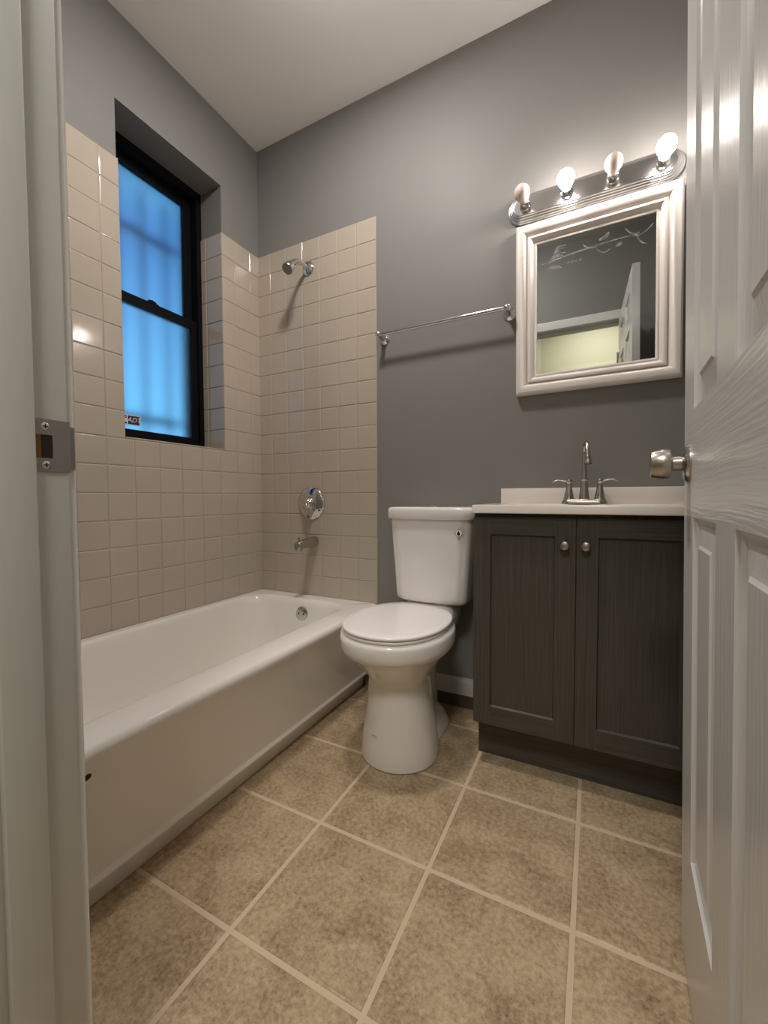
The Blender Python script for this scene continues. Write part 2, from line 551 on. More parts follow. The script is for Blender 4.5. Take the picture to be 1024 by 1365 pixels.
# ---------------------------------------------------------------- open six panel door
DW, DT, DH = .745, .035, 2.125
def door_skin(bm, side):
    pu = [(.115, .318), (.427, .630)]
    pz = [(.255, .895), (1.088, 1.840), (1.930, 2.035)]
    offs = [0, .003, .010, .015, .046, .051]
    hs = [0, -.005, -.0100, -.0108, -.0042, -.0012]
    def lines(ps, end):
        s = {0.0, end}
        for a, b_ in ps:
            for q in offs:
                if q < (b_-a)/2: s.update((round(a+q, 5), round(b_-q, 5)))
        for k in range(1, 40):
            q = end*k/40
        return sorted(s)
    def hgt(u, z):
        for a, b_ in pu:
            for c, d in pz:
                if a < u < b_ and c < z < d:
                    m_ = min(u-a, b_-u, z-c, d-z)
                    for k in range(len(offs)-1):
                        if m_ <= offs[k+1]+1e-7: return hs[k]+(hs[k+1]-hs[k])*(m_-offs[k])/(offs[k+1]-offs[k])
                    return hs[-1]
        return 0
    lu, lz = lines(pu, DW), lines(pz, DH)
    n0 = DT/2*side
    V = [[bm.verts.new((u, n0+side*hgt(u, z), z)) for z in lz] for u in lu]
    Hm = [[hgt(u, z) for z in lz] for u in lu]
    for i in range(len(lu)-1):
        for j in range(len(lz)-1):
            q = [V[i][j], V[i+1][j], V[i+1][j+1], V[i][j+1]]
            h = [Hm[i][j], Hm[i+1][j], Hm[i+1][j+1], Hm[i][j+1]]
            mu, mz = (lu[i]+lu[i+1])/2, (lz[j]+lz[j+1])/2
            rail = any(a < mz < b_ for a, b_ in ((0, .255), (.895, 1.088), (1.84, 1.93), (2.035, 3))) and .10 < mu < DW-.10
            rail = rail or (.915 < mz < 1.072 and mu > .04)
            if max(h)-min(h) < 1e-7: fs = [bm.faces.new(q)]
            elif abs(h[0]-h[2]) >= abs(h[1]-h[3]): fs = [bm.faces.new((q[0], q[1], q[2])), bm.faces.new((q[0], q[2], q[3]))]
            else: fs = [bm.faces.new((q[0], q[1], q[3])), bm.faces.new((q[1], q[2], q[3]))]
            for f in fs: f.material_index = 1 if rail else 0
    return V
bm = bmesh.new()
A = door_skin(bm, 1)
B = door_skin(bm, -1)
nu, nz_ = len(A)-1, len(A[0])-1
for i in range(nu):
    bm.faces.new((A[i][0], A[i+1][0], B[i+1][0], B[i][0]))
    bm.faces.new((A[i][nz_], A[i+1][nz_], B[i+1][nz_], B[i][nz_]))
for j in range(nz_):
    bm.faces.new((A[0][j], A[0][j+1], B[0][j+1], B[0][j]))
    bm.faces.new((A[nu][j], A[nu][j+1], B[nu][j+1], B[nu][j]))
dr = obj('door_1', bm, [M_dv, M_dh], None, 18)
dr['kind'] = 'structure'
dr['label'] = 'white six panel wood grain door standing open at the right'
dr['category'] = 'door'
ang = math.atan2(.9989, .0477)                        # local +x from the hinge to the free edge, local +y towards the room
lean = math.radians(.7)
Rz = Matrix.Rotation(ang, 4, 'Z')
dr.matrix_world = Matrix.Translation((1.8305, -1.489, .010)) @ Rz @ Matrix.Rotation(-lean, 4, 'X') @ Matrix.Translation((0, -DT/2, 0))
bm = bmesh.new()
lathe(bm, [(0, .0365), (.003, .0365), (.007, .033), (.010, .026), (.012, .016)], (DW-.062, DT/2, .996), (0, 1, 0), 40)
rose = obj('knob_rosette', bm, M_nickel, dr)
rose['label'] = 'round brushed nickel rosette'
bm = bmesh.new()
lathe(bm, [(.010, .0135), (.026, .0135), (.028, .019), (.030, .0265), (.033, .0285), (.045, .0285), (.056, .0262), (.0615, .0245), (.0625, .0225), (.0625, .0001)], (DW-.062, DT/2, .996), (0, 1, 0), 48)
kn = obj('door_knob', bm, M_nickel, dr)
kn['label'] = 'brushed nickel door knob'
bm = boxbm(DW-.0004, DW+.0012, -.012, .012, .967, 1.025)
obj('latch_plate', bm, M_nickel, dr)
for zz in (.25, 1.06, 1.86):
    bm = bmesh.new()
    tube(bm, [(-.004, DT/2+.005, zz-.05), (-.004, DT/2+.005, zz+.05)], .006, 12)
    obj('hinge', bm, M_nickel, dr)

# ---------------------------------------------------------------- window
wi = empty('window_1', (-.15, (WY0+WY1)/2, WZ0))
struct(wi, 'black framed frosted double hung window above the bathtub', 'window')
def wpart(name, bm, m, parent=wi):
    bmesh.ops.translate(bm, verts=bm.verts[:], vec=(.15, -(WY0+WY1)/2, -WZ0))
    return obj(name, bm, m, parent)
def rectframe(bm, x0, x1, y0, y1, z0, z1, wl_, wr, wbm, wt):
    solid_wall(bm, 'x', x0, x1, [y0, y0+wl_, y1-wr, y1], [z0, z0+wbm, z1-wt, z1], lambda i, j: i == 1 and j == 1)
bm = bmesh.new()
rectframe(bm, -.26, -.146, WY0, WY1, WZ0, WZ1, .030, .030, .026, .040)
wpart('window_frame', bm, M_black)
ZM = 1.845                                            # meeting rail
bm = bmesh.new()
rectframe(bm, -.222, -.192, WY0+.030, WY1-.030, ZM-.02, WZ1-.040, .045, .038, .034, .036)
us = wpart('upper_sash', bm, M_black)
wpart('pane', boxbm(-.209, -.205, WY0+.073, WY1-.066, ZM+.012, WZ1-.074), M_glass, us)
bm = bmesh.new()
rectframe(bm, -.188, -.158, WY0+.030, WY1-.030, WZ0+.026, ZM+.008, .045, .030, .040, .040)
ls = wpart('lower_sash', bm, M_black)
wpart('pane', boxbm(-.175, -.171, WY0+.073, WY1-.058, WZ0+.064, ZM-.030), M_glass, ls)
bm = bmesh.new()
box(bm, -.180, -.160, -.545, -.490, ZM+.008, ZM+.014, bev=.002)
tube(bm, [(-.170, -.535, ZM+.018), (-.165, -.520, ZM+.020), (-.170, -.500, ZM+.018)], .005, 10)
wpart('sash_lock', bm, M_black)
# security sticker on the lower pane
M_stw = mat('sticker_white', (.75, .72, .72), .4)
M_stb = mat('sticker_navy', (.02, .02, .07), .4)
stp = wpart('security_sticker', boxbm(-.1708, -.1703, -.700, -.588, 1.272, 1.318), M_stw, ls)
stp['label'] = 'small navy and white security sticker in the pane corner'
bm = bmesh.new()
box(bm, -.1704, -.1700, -.645, -.592, 1.276, 1.314)
box(bm, -.1704, -.1700, -.697, -.650, 1.301, 1.314)
box(bm, -.1704, -.1700, -.697, -.650, 1.276, 1.284)
wpart('sticker_blocks', bm, M_stb, stp)
def text_mesh(name, body, size, mtx, m, parent, shear=0.0, extrude=.0002):
    cu = bpy.data.curves.new(name, 'FONT')
    cu.body = body
    cu.size = size
    cu.shear = shear
    cu.extrude = extrude
    cu.align_x = 'CENTER'
    cu.align_y = 'CENTER'
    to = bpy.data.objects.new(name+'_curve', cu)
    COL.objects.link(to)
    dg = bpy.context.evaluated_depsgraph_get()
    me = bpy.data.meshes.new_from_object(to.evaluated_get(dg))
    bpy.data.objects.remove(to)
    bpy.data.curves.remove(cu)
    me.name = name
    me.transform(mtx)
    me.materials.append(m)
    o = bpy.data.objects.new(name, me)
    COL.objects.link(o)
    o.parent = parent
    return o
def on_pane(y, z): return Matrix(((0, 0, 1, -.1698+.15), (1, 0, 0, y-(WY0+WY1)/2), (0, 1, 0, z-WZ0), (0, 0, 0, 1)))
text_mesh('sticker_lettering', 'ADT', .030, on_pane(-.6185, 1.295), M_stw, stp, .3)
text_mesh('sticker_lettering', 'WARNING', .0105, on_pane(-.6735, 1.3075), M_stw, stp)

# burglar bars outside, seen as soft stripes through the frosted glass
bars = empty('window_guard', (-.36, (WY0+WY1)/2, WZ0))
tag(bars, 'iron window guard bars blurred behind the frosted window', 'window guard')
M_iron = mat('outside_iron', (.05, .07, .10), .5)
for k, yy in enumerate((-.69, -.565, -.44, -.315)):
    bm = bmesh.new()
    tube(bm, [(0, yy-(WY0+WY1)/2, .03), (0, yy-(WY0+WY1)/2, WZ1-WZ0-.03)], .011, 10)
    obj('bar', bm, M_iron, bars)
for zz in (.16, 1.07):
    obj('rail', boxbm(-.008, .008, -.255, .255, zz-.016, zz+.016), M_iron, bars)

# ---------------------------------------------------------------- bathtub
TX, TY0, TY1, TZ = .755, YN+.004, -.008, .422
bm = bmesh.new()
rings = [rrect(.008, x1, TY0, TY1, .004, z) for x1, z in ((.666, .0), (.668, .003), (.668, .068), (.676, .0705), (.701, .0715), (.7055, .075), (.706, .080), (.703, .085), (.699, .090), (.700, .105), (.712, .20), (.725, .28), (.737, .34), (.746, .37), (.752, .386), (.755, .396), (.755, .403), (.752, .412), (.745, .4185), (.736, .4215))]
bx0, bx1, by0, by1 = .050, .640, TY0+.11, -.092
ins = [(-.014, .4215), (-.006, .4205), (0, .4165), (.005, .409), (.009, .397), (.016, .37), (.030, .28), (.046, .18), (.066, .115), (.10, .082), (.15, .070), (.20, .067)]
for d, z in ins:
    s = max(0, d)
    rings.append(rrect(bx0+d*.9, bx1-d*.9, by0+d+2.2*s*1.2, by1-d-.35*s, .135, z))
loft(bm, rings, cap0=True, cap1=True)
bt = empty('bathtub', (.38, -.75, 0))
tag(bt, 'white alcove bathtub along the tiled wall under the window', 'bathtub')
def tpart(name, bm, m, parent=bt):
    bmesh.ops.translate(bm, verts=bm.verts[:], vec=(-.38, .75, 0))
    return obj(name, bm, m, parent)
tpart('tub_shell', bm, M_tub)
bm = bmesh.new()
ovn = Vector((0, -1, .13)).normalized()
lathe(bm, [(0, .036), (.004, .0355), (.007, .030), (.009, .012), (.0093, .0001)], (.372, -.117, .352), ovn, 40)
ov = tpart('overflow_plate', bm, M_chrome2)
ov['label'] = 'round chrome overflow plate with two screws'
for dx in (-.016, .016):
    bm = bmesh.new()
    lathe(bm, [(0, .0055), (.0025, .0045), (.0026, .0001)], (.372+dx, -.1245, .3532), ovn, 16)
    tpart('screw', bm, M_dark, ov)
bm = bmesh.new()
lathe(bm, [(0, .009), (.002, .009), (.004, .006), (.0045, .0001)], (.7385, -1.303, .353), (1, 0, -.2), 20)
cp = tpart('apron_cap', bm, M_dark)
cp['label'] = 'small dark round cap on the tub apron'
bm = bmesh.new()
lathe(bm, [(0, .030), (.003, .029), (.004, .02), (.002, .0001)], (.345, -.30, .067), (0, 0, 1), 30)
tpart('drain', bm, M_chrome2)

# ---------------------------------------------------------------- shower head, valve, spout
sh = empty('shower', (.3505, -.006, 2.1325))
tag(sh, 'small chrome shower head on a bent arm high on the tiles', 'shower head')
bm = bmesh.new()
lathe(bm, [(0, .036), (.003, .036), (.010, .029), (.015, .016), (.016, .012)], (0, 0, 0), (0, -1, 0), 36)
obj('wall_flange', bm, M_chrome, sh)
bm = bmesh.new()
arm = bez((0, 0, 0), (0, -.055, .004), (-.004, -.085, .010), (-.006, -.112, -.022), 14)
tube(bm, arm, .0112, 16)
obj('shower_arm', bm, M_chrome, sh)
bm = bmesh.new()
hd = Vector((-.03, -.65, -.76)).normalized()
lathe(bm, [(-.004, .012), (.004, .0155), (.016, .0155), (.020, .018), (.040, .0255), (.066, .0285), (.070, .0265)], arm[-1], hd, 32, cap1=False)
hh = obj('shower_nozzle', bm, M_chrome, sh)
bm = bmesh.new()
lathe(bm, [(.070, .0265), (.067, .024), (.067, .0001)], arm[-1], hd, 32)
o = obj('spray_face', bm, mat('grey_spray_face', (.30, .29, .26), .6, spec=.15), hh)

va = empty('shower_valve', (.354, -.006, .912))
tag(va, 'round chrome shower valve plate with a lever above the tub spout', 'shower valve')
bm = bmesh.new()
lathe(bm, [(0, .085), (.003, .085), (.007, .081), (.011, .074), (.016, .055), (.019, .045), (.020, .036)], (0, 0, 0), (0, -1, 0), 56)
obj('escutcheon', bm, M_chrome, va)
bm = bmesh.new()
lathe(bm, [(.016, .034), (.030, .032), (.045, .028), (.052, .020), (.054, .0001)], (0, 0, 0), (0, -1, 0), 36)
hb = obj('valve_hub', bm, M_chrome, va)
bm = bmesh.new()
tube(bm, [(0, -.040, .012), (.006, -.046, -.010), (.014, -.050, -.034), (.020, -.049, -.052)], [.013, .013, .011, .008], 16, squash=.7)
obj('valve_lever', bm, M_chrome, hb)
for dx, dz in ((.058, -.036), (-.012, -.070)):
    bm = bmesh.new()
    lathe(bm, [(0, .0055), (.003, .005), (.0035, .0001)], (dx, -.0105, dz), (0, -1, 0), 14)
    obj('screw', bm, M_dark, va)

spt = empty('tub_spout', (.376, -.006, .712))
tag(spt, 'short brushed metal tub spout below the shower valve', 'tub spout')
bm = bmesh.new()
rings = []
for y, rz, dz in ((0, .026, 0), (-.004, .028, 0), (-.03, .0275, -.001), (-.07, .025, -.003), (-.115, .0230, -.005), (-.138, .0215, -.008), (-.150, .019, -.012), (-.155, .013, -.016)):
    rings.append([(math.cos(2*PI*k/28)*rz*.95, y, dz+math.sin(2*PI*k/28)*rz) for k in range(28)])
loft(bm, rings)
lathe(bm, [(0, .0175), (.030, .0180), (.033, .016), (.033, .0001)], (0, -.131, -.003), (0, -.08, -1), 24)
obj('spout_body', bm, M_nickel, spt)
bm = bmesh.new()
lathe(bm, [(0, .004), (.012, .004), (.014, .007), (.020, .007), (.021, .0001)], (0, -.134, .010), (0, 0, 1), 16)
obj('diverter_knob', bm, M_nickel, spt)

# ---------------------------------------------------------------- toilet
TOX = 1.055
to = empty('toilet', (TOX, 0, 0))
tag(to, 'white two piece toilet with closed lid between the tub and vanity', 'toilet')
bm = bmesh.new()
# bowl with its round front column
rs = [(-.415, .134, .128, 0, 2.0), (-.415, .142, .136, .004, 2.0), (-.415, .142, .136, .014, 2.0), (-.414, .137, .132, .06, 2.0), (-.413, .126, .126, .14, 2.0), (-.413, .115, .122, .22, 2.0),
      (-.413, .109, .120, .275, 2.0), (-.413, .108, .121, .296, 2.0), (-.413, .112, .127, .305, 2.0), (-.413, .138, .162, .345, 2.0), (-.412, .178, .214, .394, 2.1), (-.412, .189, .229, .404, 2.1), (-.412, .1965, .238, .415, 2.1), (-.412, .200, .242, .430, 2.1), (-.412, .200, .242, .458, 2.1), (-.412, .197, .239, .468, 2.1), (-.412, .188, .230, .474, 2.1)]
loft(bm, [ellring(0, cy, a, b_, z, 56, p, back=b_+(.05 if z < .3 else 0)) for cy, a, b_, z, p in rs])
# trapway behind the column
rs = [(-.24, .060, .16, 0), (-.24, .064, .165, .03), (-.24, .058, .16, .10), (-.245, .056, .155, .2), (-.25, .066, .16, .28), (-.245, .085, .17, .36), (-.24, .10, .18, .42), (-.24, .105, .18, .455)]
loft(bm, [ellring(0, cy, a, b_, z, 40, 2.6) for cy, a, b_, z in rs])
# foot flange with the rising heel
rings = []
for z, k in ((0, 0), (.004, .004), (.02, .003), (.05, -.006), (.078, -.022), (.092, -.045), (.096, -.07)):
    rings.append(rrect(-.108-k, .108+k, -.36-k, -.10+k*1.1, .085, z))
loft(bm, rings)
# rear deck that carries the tank
loft(bm, [rrect(-.10, .125, -.24, -.035, .05, .40), rrect(-.11, .135, -.235, -.030, .05, .44), rrect(-.105, .135, -.225, -.030, .05, .470), rrect(-.07, .12, -.175, -.045, .04, .5045)])
bw = obj('bowl', bm, M_porc, to, 45)
# foot logo: a small pressed mark
bm = bmesh.new()
for a, b_ in (((-.016, .004), (-.010, -.003)), ((-.010, -.003), (-.003, .004)), ((-.003, .004), (.003, .000)), ((.003, .000), (.012, .003)), ((-.012, -.006), (.002, -.004)), ((.002, -.004), (.013, -.007)), ((-.016, .004), (-.014, -.006))):
    pa, pb = [], []
    for q in (a, b_):
        x = -.036+q[0]
        y = -.413-.1285*math.sqrt(max(0, 1-(x/.131)**2))-.0003
        (pa if q is a else pb).extend((x, y, .108+q[1]))
    tube(bm, [pa, pb], .0009, 6)
lg = obj('pressed_logo', bm, mat('logo_grey', (.33, .31, .28), .4), to)
lg['label'] = 'small grey logo mark on the front of the foot'
# seat and lid
SC = -.413
def slab(name, a, b_, z0, z1, rnd, m, dome=0.0):
    bm = bmesh.new()
    rr = [(-rnd, z0), (-rnd*.3, z0+rnd*.3), (0, z0+rnd), (0, z1-rnd), (-rnd*.3, z1-rnd*.3), (-rnd, z1)]
    rings = [ellring(0, SC, a+d, b_+d, z, 64, 2.15, back=b_+d-.006) for d, z in rr]
    if dome: rings += [ellring(0, SC, a*k, b_*k, z1+dome*(1-k*k), 64, 2.15, back=b_*k-.012*k) for k in (.85, .6, .3, .05)]
    loft(bm, rings)
    return obj(name, bm, m, to, 50)
slab('seat', .186, .232, .4755, .4865, .004, M_plast)
slab('seat_lid', .189, .235, .4885, .5005, .005, M_plast, .003)
for dx in (-.075, .075):
    obj('hinge', boxbm(dx-.022, dx+.022, -.205, -.180, .472, .497, bev=.008, seg=3), M_plast, to)
# tank
TCX = .033
def tank_outline(hw, yf, yb_, z, bulge=.012, rc=.030):
    pts = []
    n = 14
    for k in range(n+1):                              # front, left to right
        x = -hw+rc+(2*hw-2*rc)*k/n
        pts.append((TCX+x, yf-bulge*(1-(x/hw)**2), z))
    for cx, cy, a0 in ((hw-rc, yf+rc, -PI/2), (hw-rc, yb_-rc, 0)):
        for k in range(1, 8): pts.append((TCX+cx+rc*math.cos(a0+PI/2*k/8), cy+rc*math.sin(a0+PI/2*k/8), z))
    for k in range(n+1): pts.append((TCX+hw-rc-(2*hw-2*rc)*k/n, yb_, z))
    for cx, cy, a0 in ((-hw+rc, yb_-rc, PI/2), (-hw+rc, yf+rc, PI)):
        for k in range(1, 8): pts.append((TCX+cx+rc*math.cos(a0+PI/2*k/8), cy+rc*math.sin(a0+PI/2*k/8), z))
    return pts
bm = bmesh.new()
loft(bm, [tank_outline(hw, yf, -.018, z, bu) for hw, yf, z, bu in ((.125, -.165, .5045, .008), (.144, -.184, .507, .010), (.1525, -.192, .515, .012), (.1555, -.195, .529, .013), (.162, -.197, .64, .013), (.170, -.200, .74, .014), (.176, -.202, .852, .014))])
obj('tank', bm, M_porc, to, 45)
bm = bmesh.new()
loft(bm, [tank_outline(hw, yf, yb_, z, .014) for hw, yf, yb_, z in ((.176, -.204, -.014, .8515), (.184, -.212, -.008, .853), (.1865, -.2145, -.006, .858), (.1865, -.2145, -.006, .889), (.184, -.212, -.008, .897), (.176, -.204, -.014, .9015), (.10, -.16, -.06, .9025))])
obj('tank_lid', bm, M_porc, to, 45)
bm = bmesh.new()
lathe(bm, [(0, .022), (.003, .022), (.005, .020), (.006, .014), (.006, .0001)], (TCX-.01, -.11, .9015), (0, 0, 1), 32)
obj('flush_button', bm, M_chrome, to)
# emblem on the tank: a grey diamond ring with a black drop
ex, ez = 1.2195-TOX, .800
ey = -.2105
bm = bmesh.new()
def flat(bm, outline, y0, y1):
    loft(bm, [[(x, y0, z) for x, z in outline], [(x, y1, z) for x, z in outline]])
ringm = mat('emblem_silver', (.85, .84, .82), .3)
flat(bm, [(ex+.0185*math.cos(PI/2*k)*(1 if k % 2 == 0 else 1), ez+.0185*math.sin(PI/2*k)) for k in range(4)], ey+.001, ey-.0002)
em = obj('tank_emblem', bm, mat('emblem_grey', (.34, .33, .31), .35), to)
em['label'] = 'small diamond emblem with a black water drop'
bm = bmesh.new()
lathe(bm, [(0, .0125), (.0006, .0122), (.0006, .0001)], (ex, ey-.0002, ez), (0, -1, 0), 28)
obj('emblem_disc', bm, ringm, em)
bm = bmesh.new()
drop = [(ex+.0064*math.cos(a), ez-.0022+.0064*math.sin(a)) for a in [PI*.12-PI*1.24*k/16 for k in range(17)]] + [(ex, ez+.0105)]
flat(bm, drop, ey-.0006, ey-.0014)
obj('emblem_drop', bm, mat('emblem_black', (.008, .008, .008), .3), em)
obj('emblem_caption', boxbm(ex-.004, ex+.005, ey+.0012, ey-.0002, ez-.0245, ez-.0215), mat('emblem_caption_grey', (.4, .38, .35), .5), em)

# ---------------------------------------------------------------- vanity cabinet
VX0, VX1, VY, VZ0, VZ1 = 1.318, 1.966, -.342, .150, .887
vc = empty('vanity_cabinet', ((VX0+VX1)/2, VY/2, 0))
tag(vc, 'dark grey wood grain vanity cabinet with two shaker doors', 'cabinet')
VO = Vector((-(VX0+VX1)/2, -VY/2, 0))
def vpart(name, bm, m, parent=vc, angle=35):
    bmesh.ops.translate(bm, verts=bm.verts[:], vec=VO)
    return obj(name, bm, m, parent, angle)
vpart('carcass', boxbm(VX0, VX1, VY, -.003, VZ0, VZ1-.001, bev=.001), M_wv)
vpart('toe_kick', boxbm(VX0+.001, VX1-.001, -.281, -.004, 0, VZ0-.0005), M_wh)
def shaker(x0, x1, z0, z1, px0, px1, pz0, pz1):
    bm = bmesh.new()
    yf, yb_ = VY-.0195, VY-.001
    d1, d2 = .004, .008
    lx = [x0, px0, px0+d1, px1-d1, px1, x1]
    lz = [z0, pz0, pz0+d1, pz1-d1, pz1, z1]
    def h(i, j): return d2 if 2 <= i <= 3 and 2 <= j <= 3 else 0
    V = [[bm.verts.new((x, yf+h(i, j), z)) for j, z in enumerate(lz)] for i, x in enumerate(lx)]
    for i in range(5):
        for j in range(5):
            inner = 1 <= i <= 3 and 1 <= j <= 3
            rail = (j in (0, 4)) and 1 <= i <= 3
            q = [V[i][j], V[i+1][j], V[i+1][j+1], V[i][j+1]]
            if inner and (i, j) in ((1, 1), (3, 3)): fs = [(q[0], q[1], q[2]), (q[0], q[2], q[3])]
            elif inner and (i, j) in ((3, 1), (1, 3)): fs = [(q[0], q[1], q[3]), (q[1], q[2], q[3])]
            else: fs = [q]
            for f in fs: bm.faces.new(f).material_index = 1 if rail or (inner and j in (1, 3) and i == 2) else 0
    Bk = {}
    for i in (0, 5):
        for j in (0, 5): Bk[i, j] = bm.verts.new((lx[i], yb_, lz[j]))
    bm.faces.new([Bk[0, 0], Bk[5, 0], Bk[5, 5], Bk[0, 5]])
    bm.faces.new([V[k][0] for k in range(6)] + [Bk[5, 0], Bk[0, 0]])
    bm.faces.new([V[k][5] for k in range(6)] + [Bk[5, 5], Bk[0, 5]])
    bm.faces.new([V[0][k] for k in range(6)] + [Bk[0, 5], Bk[0, 0]])
    bm.faces.new([V[5][k] for k in range(6)] + [Bk[5, 5], Bk[5, 0]])
    es = [e for e in bm.edges if e.calc_face_angle(0) > 1.2]
    bmesh.ops.bevel(bm, geom=es, offset=.0012, segments=2, affect='EDGES')
    return bm
for (x0, x1, p0, p1, kx, lab) in ((VX0+.001, 1.6410, 1.3755, 1.5815, 1.6105, 'left cabinet door'), (1.6445, VX1-.001, 1.7035, 1.9190, 1.6705, 'right cabinet door')):
    d = vpart('cabinet_door', shaker(x0, x1, .153, .8735, p0, p1, .217, .816), [M_wv, M_wh], vc, 25)
    bm = bmesh.new()
    lathe(bm, [(0, .0085), (.002, .0075), (.010, .006), (.014, .009), (.018, .0145), (.022, .0150), (.026, .0125), (.0285, .006), (.029, .0001)], (kx, VY-.0195, .7895), (0, -1, 0), 32)
    k_ = vpart('cabinet_knob', bm, M_nickel, d)
    k_['label'] = 'round brushed metal cabinet knob'

# vanity top with an oval basin
ct = empty('vanity_countertop', (1.645, -.19, .8875))
tag(ct, 'white moulded countertop with low backsplash on the vanity cabinet', 'countertop')
def cpart(name, bm, m, parent=ct):
    bmesh.ops.translate(bm, verts=bm.verts[:], vec=(-1.645, .19, -.8875))
    return obj(name, bm, m, parent)
bm = bmesh.new()
cx0, cx1, cy0, cy1 = 1.318, 1.984, -.386, -.003
def trr(z, d, r): return rrect(cx0+d, cx1-d, cy0+d, cy1-d, r, z, 8)
rings = [trr(.8875, .002, .004), trr(.8895, 0, .005), trr(.912, 0, .005), trr(.9150, .0015, .005), trr(.9156, .004, .005)]
def oval(a, b_, z):
    base_ = trr(z, .004, .005)
    res_ = []
    for k in range(len(base_)):
        q = 2*PI*(k+.5)/len(base_)
        res_.append((1.655+a*math.cos(q), -.235+b_*math.sin(q), z))
    return res_
rings += [oval(.22, .118, .9156), oval(.212, .110, .912), (oval(.205, .104, .900))]
# the bowl stays shallow enough to sit inside the slab of the top
rings += [oval(.16, .08, .8925), oval(.06, .03, .890)]
loft(bm, rings)
cpart('counter_slab', bm, M_counter)
cpart('backsplash', boxbm(1.3435, 1.9715, -.023, -.0005, .9140, .9770, bev=.003), M_counter)

# ---------------------------------------------------------------- faucet
FX, FY, FZ = 1.6575, -.095, .9156
fa = empty('basin_faucet', (FX, FY, FZ))
tag(fa, 'brushed nickel gooseneck faucet with two lever handles on the countertop', 'faucet')
bm = bmesh.new()
loft(bm, [rrect(-hw, hw, -hd_, hd_, hd_*.95, z, 10) for hw, hd_, z in ((.0765, .030, .0), (.0765, .030, .004), (.074, .0285, .011), (.067, .025, .0165), (.060, .020, .018))])
obj('faucet_base', bm, M_nickel, fa, 50)
bm = bmesh.new()
lathe(bm, [(.014, .0175), (.020, .0180), (.034, .0165), (.055, .0140), (.075, .0118), (.084, .0112), (.086, .0130), (.090, .0130), (.092, .0100), (.097, .0095)], (0, 0, 0), (0, 0, 1), 32)
path = [Vector((0, 0, .090)), Vector((0, .001, .13)), Vector((0, .001, .17))] + bez((0, .001, .175), (.0, .002, .235), (.008, -.085, .235), (.0115, -.092, .165), 20)
tube(bm, path, [.0092, .0084, .0078]+[.0074]*21, 18)
p = path[-1]
lathe(bm, [(-.006, .0076), (0, .009), (.004, .0092), (.006, .0085), (.014, .0105), (.024, .0125), (.026, .0120)], p, (.05, -.1, -1), 28, cap1=False)
lathe(bm, [(.024, .0105), (.0215, .0001)], p, (.05, -.1, -1), 28, cap0=False)
obj('spout', bm, M_nickel, fa, 45)
for s in (-1, 1):
    bm = bmesh.new()
    lathe(bm, [(.012, .0200), (.018, .0195), (.026, .0160), (.030, .0165), (.050, .0120), (.070, .0085), (.078, .0082), (.080, .0100), (.086, .0102), (.091, .0075), (.093, .0001)], (.0508*s, 0, 0), (0, 0, 1), 32)
    h_ = obj('faucet_handle', bm, M_nickel, fa, 45)
    bm = bmesh.new()
    x0 = .0508*s
    tube(bm, [(x0, 0, .084), (x0+s*.012, -.001, .0845), (x0+s*.030, -.002, .0875), (x0+s*.042, -.003, .0880), (x0+s*.052, -.004, .0840), (x0+s*.058, -.004, .0800)], [.0058, .0048, .0046, .0050, .0052, .0030], 14, squash=.62)
    obj('faucet_lever', bm, M_nickel, h_)

# ---------------------------------------------------------------- framed mirror
mi = empty('wall_mirror', (1.6765, 0, 1.694))
tag(mi, 'rectangular mirror in a white moulded frame above the faucet', 'mirror')
mi.rotation_euler = (0, math.radians(-.45), math.radians(-.35))
mi.location.y = -.0025
fx0, fx1, fz0, fz1 = -.278, .278, -.339, .327
prof = [(.0, .0), (.0, .018), (.003, .029), (.009, .0345), (.018, .036), (.027, .033), (.036, .026), (.041, .0175), (.0415, .013), (.046, .013), (.0465, .0215), (.050, .0245), (.056, .0245), (.062, .020), (.067, .0125), (.0675, .009), (.072, .009), (.0725, .0115), (.078, .0095), (.079, .008), (.079, .0)]
bm = bmesh.new()
rings = []
for x, z, dx, dz in ((fx0, fz0, 1, 1), (fx1, fz0, -1, 1), (fx1, fz1, -1, -1), (fx0, fz1, 1, -1)):
    rings.append([bm.verts.new((x+dx*a, -t-.0005, z+dz*a)) for a, t in prof])
for k in range(4):
    a, b_ = rings[k], rings[(k+1) % 4]
    for i in range(len(prof)-1): bm.faces.new((a[i], a[i+1], b_[i+1], b_[i]))
obj('mirror_frame', bm, mat('white_frame_gloss', (.80, .755, .715), .25), mi, 30)
gx0, gx1, gz0, gz1 = fx0+.0775, fx1-.0775, fz0+.0775, fz1-.0775
bm = bmesh.new()
bv, bt_ = .016, .016*math.tan(math.radians(.85))
o4 = [bm.verts.new(p) for p in ((gx0, -.006-bt_, gz0), (gx1, -.006-bt_, gz0), (gx1, -.006-bt_, gz1), (gx0, -.006-bt_, gz1))]
i4 = [bm.verts.new(p) for p in ((gx0+bv, -.006, gz0+bv), (gx1-bv, -.006, gz0+bv), (gx1-bv, -.006, gz1-bv), (gx0+bv, -.006, gz1-bv))]
b4 = [bm.verts.new((v_.co.x, -.001, v_.co.z)) for v_ in o4]
bm.faces.new(i4)
bm.faces.new(b4)
for k in range(4):
    j = (k+1) % 4
    bm.faces.new((o4[k], o4[j], i4[j], i4[k]))
    bm.faces.new((o4[k], o4[j], b4[j], b4[k]))
mg = obj('mirror_glass', bm, M_mirror, mi, smooth=False)
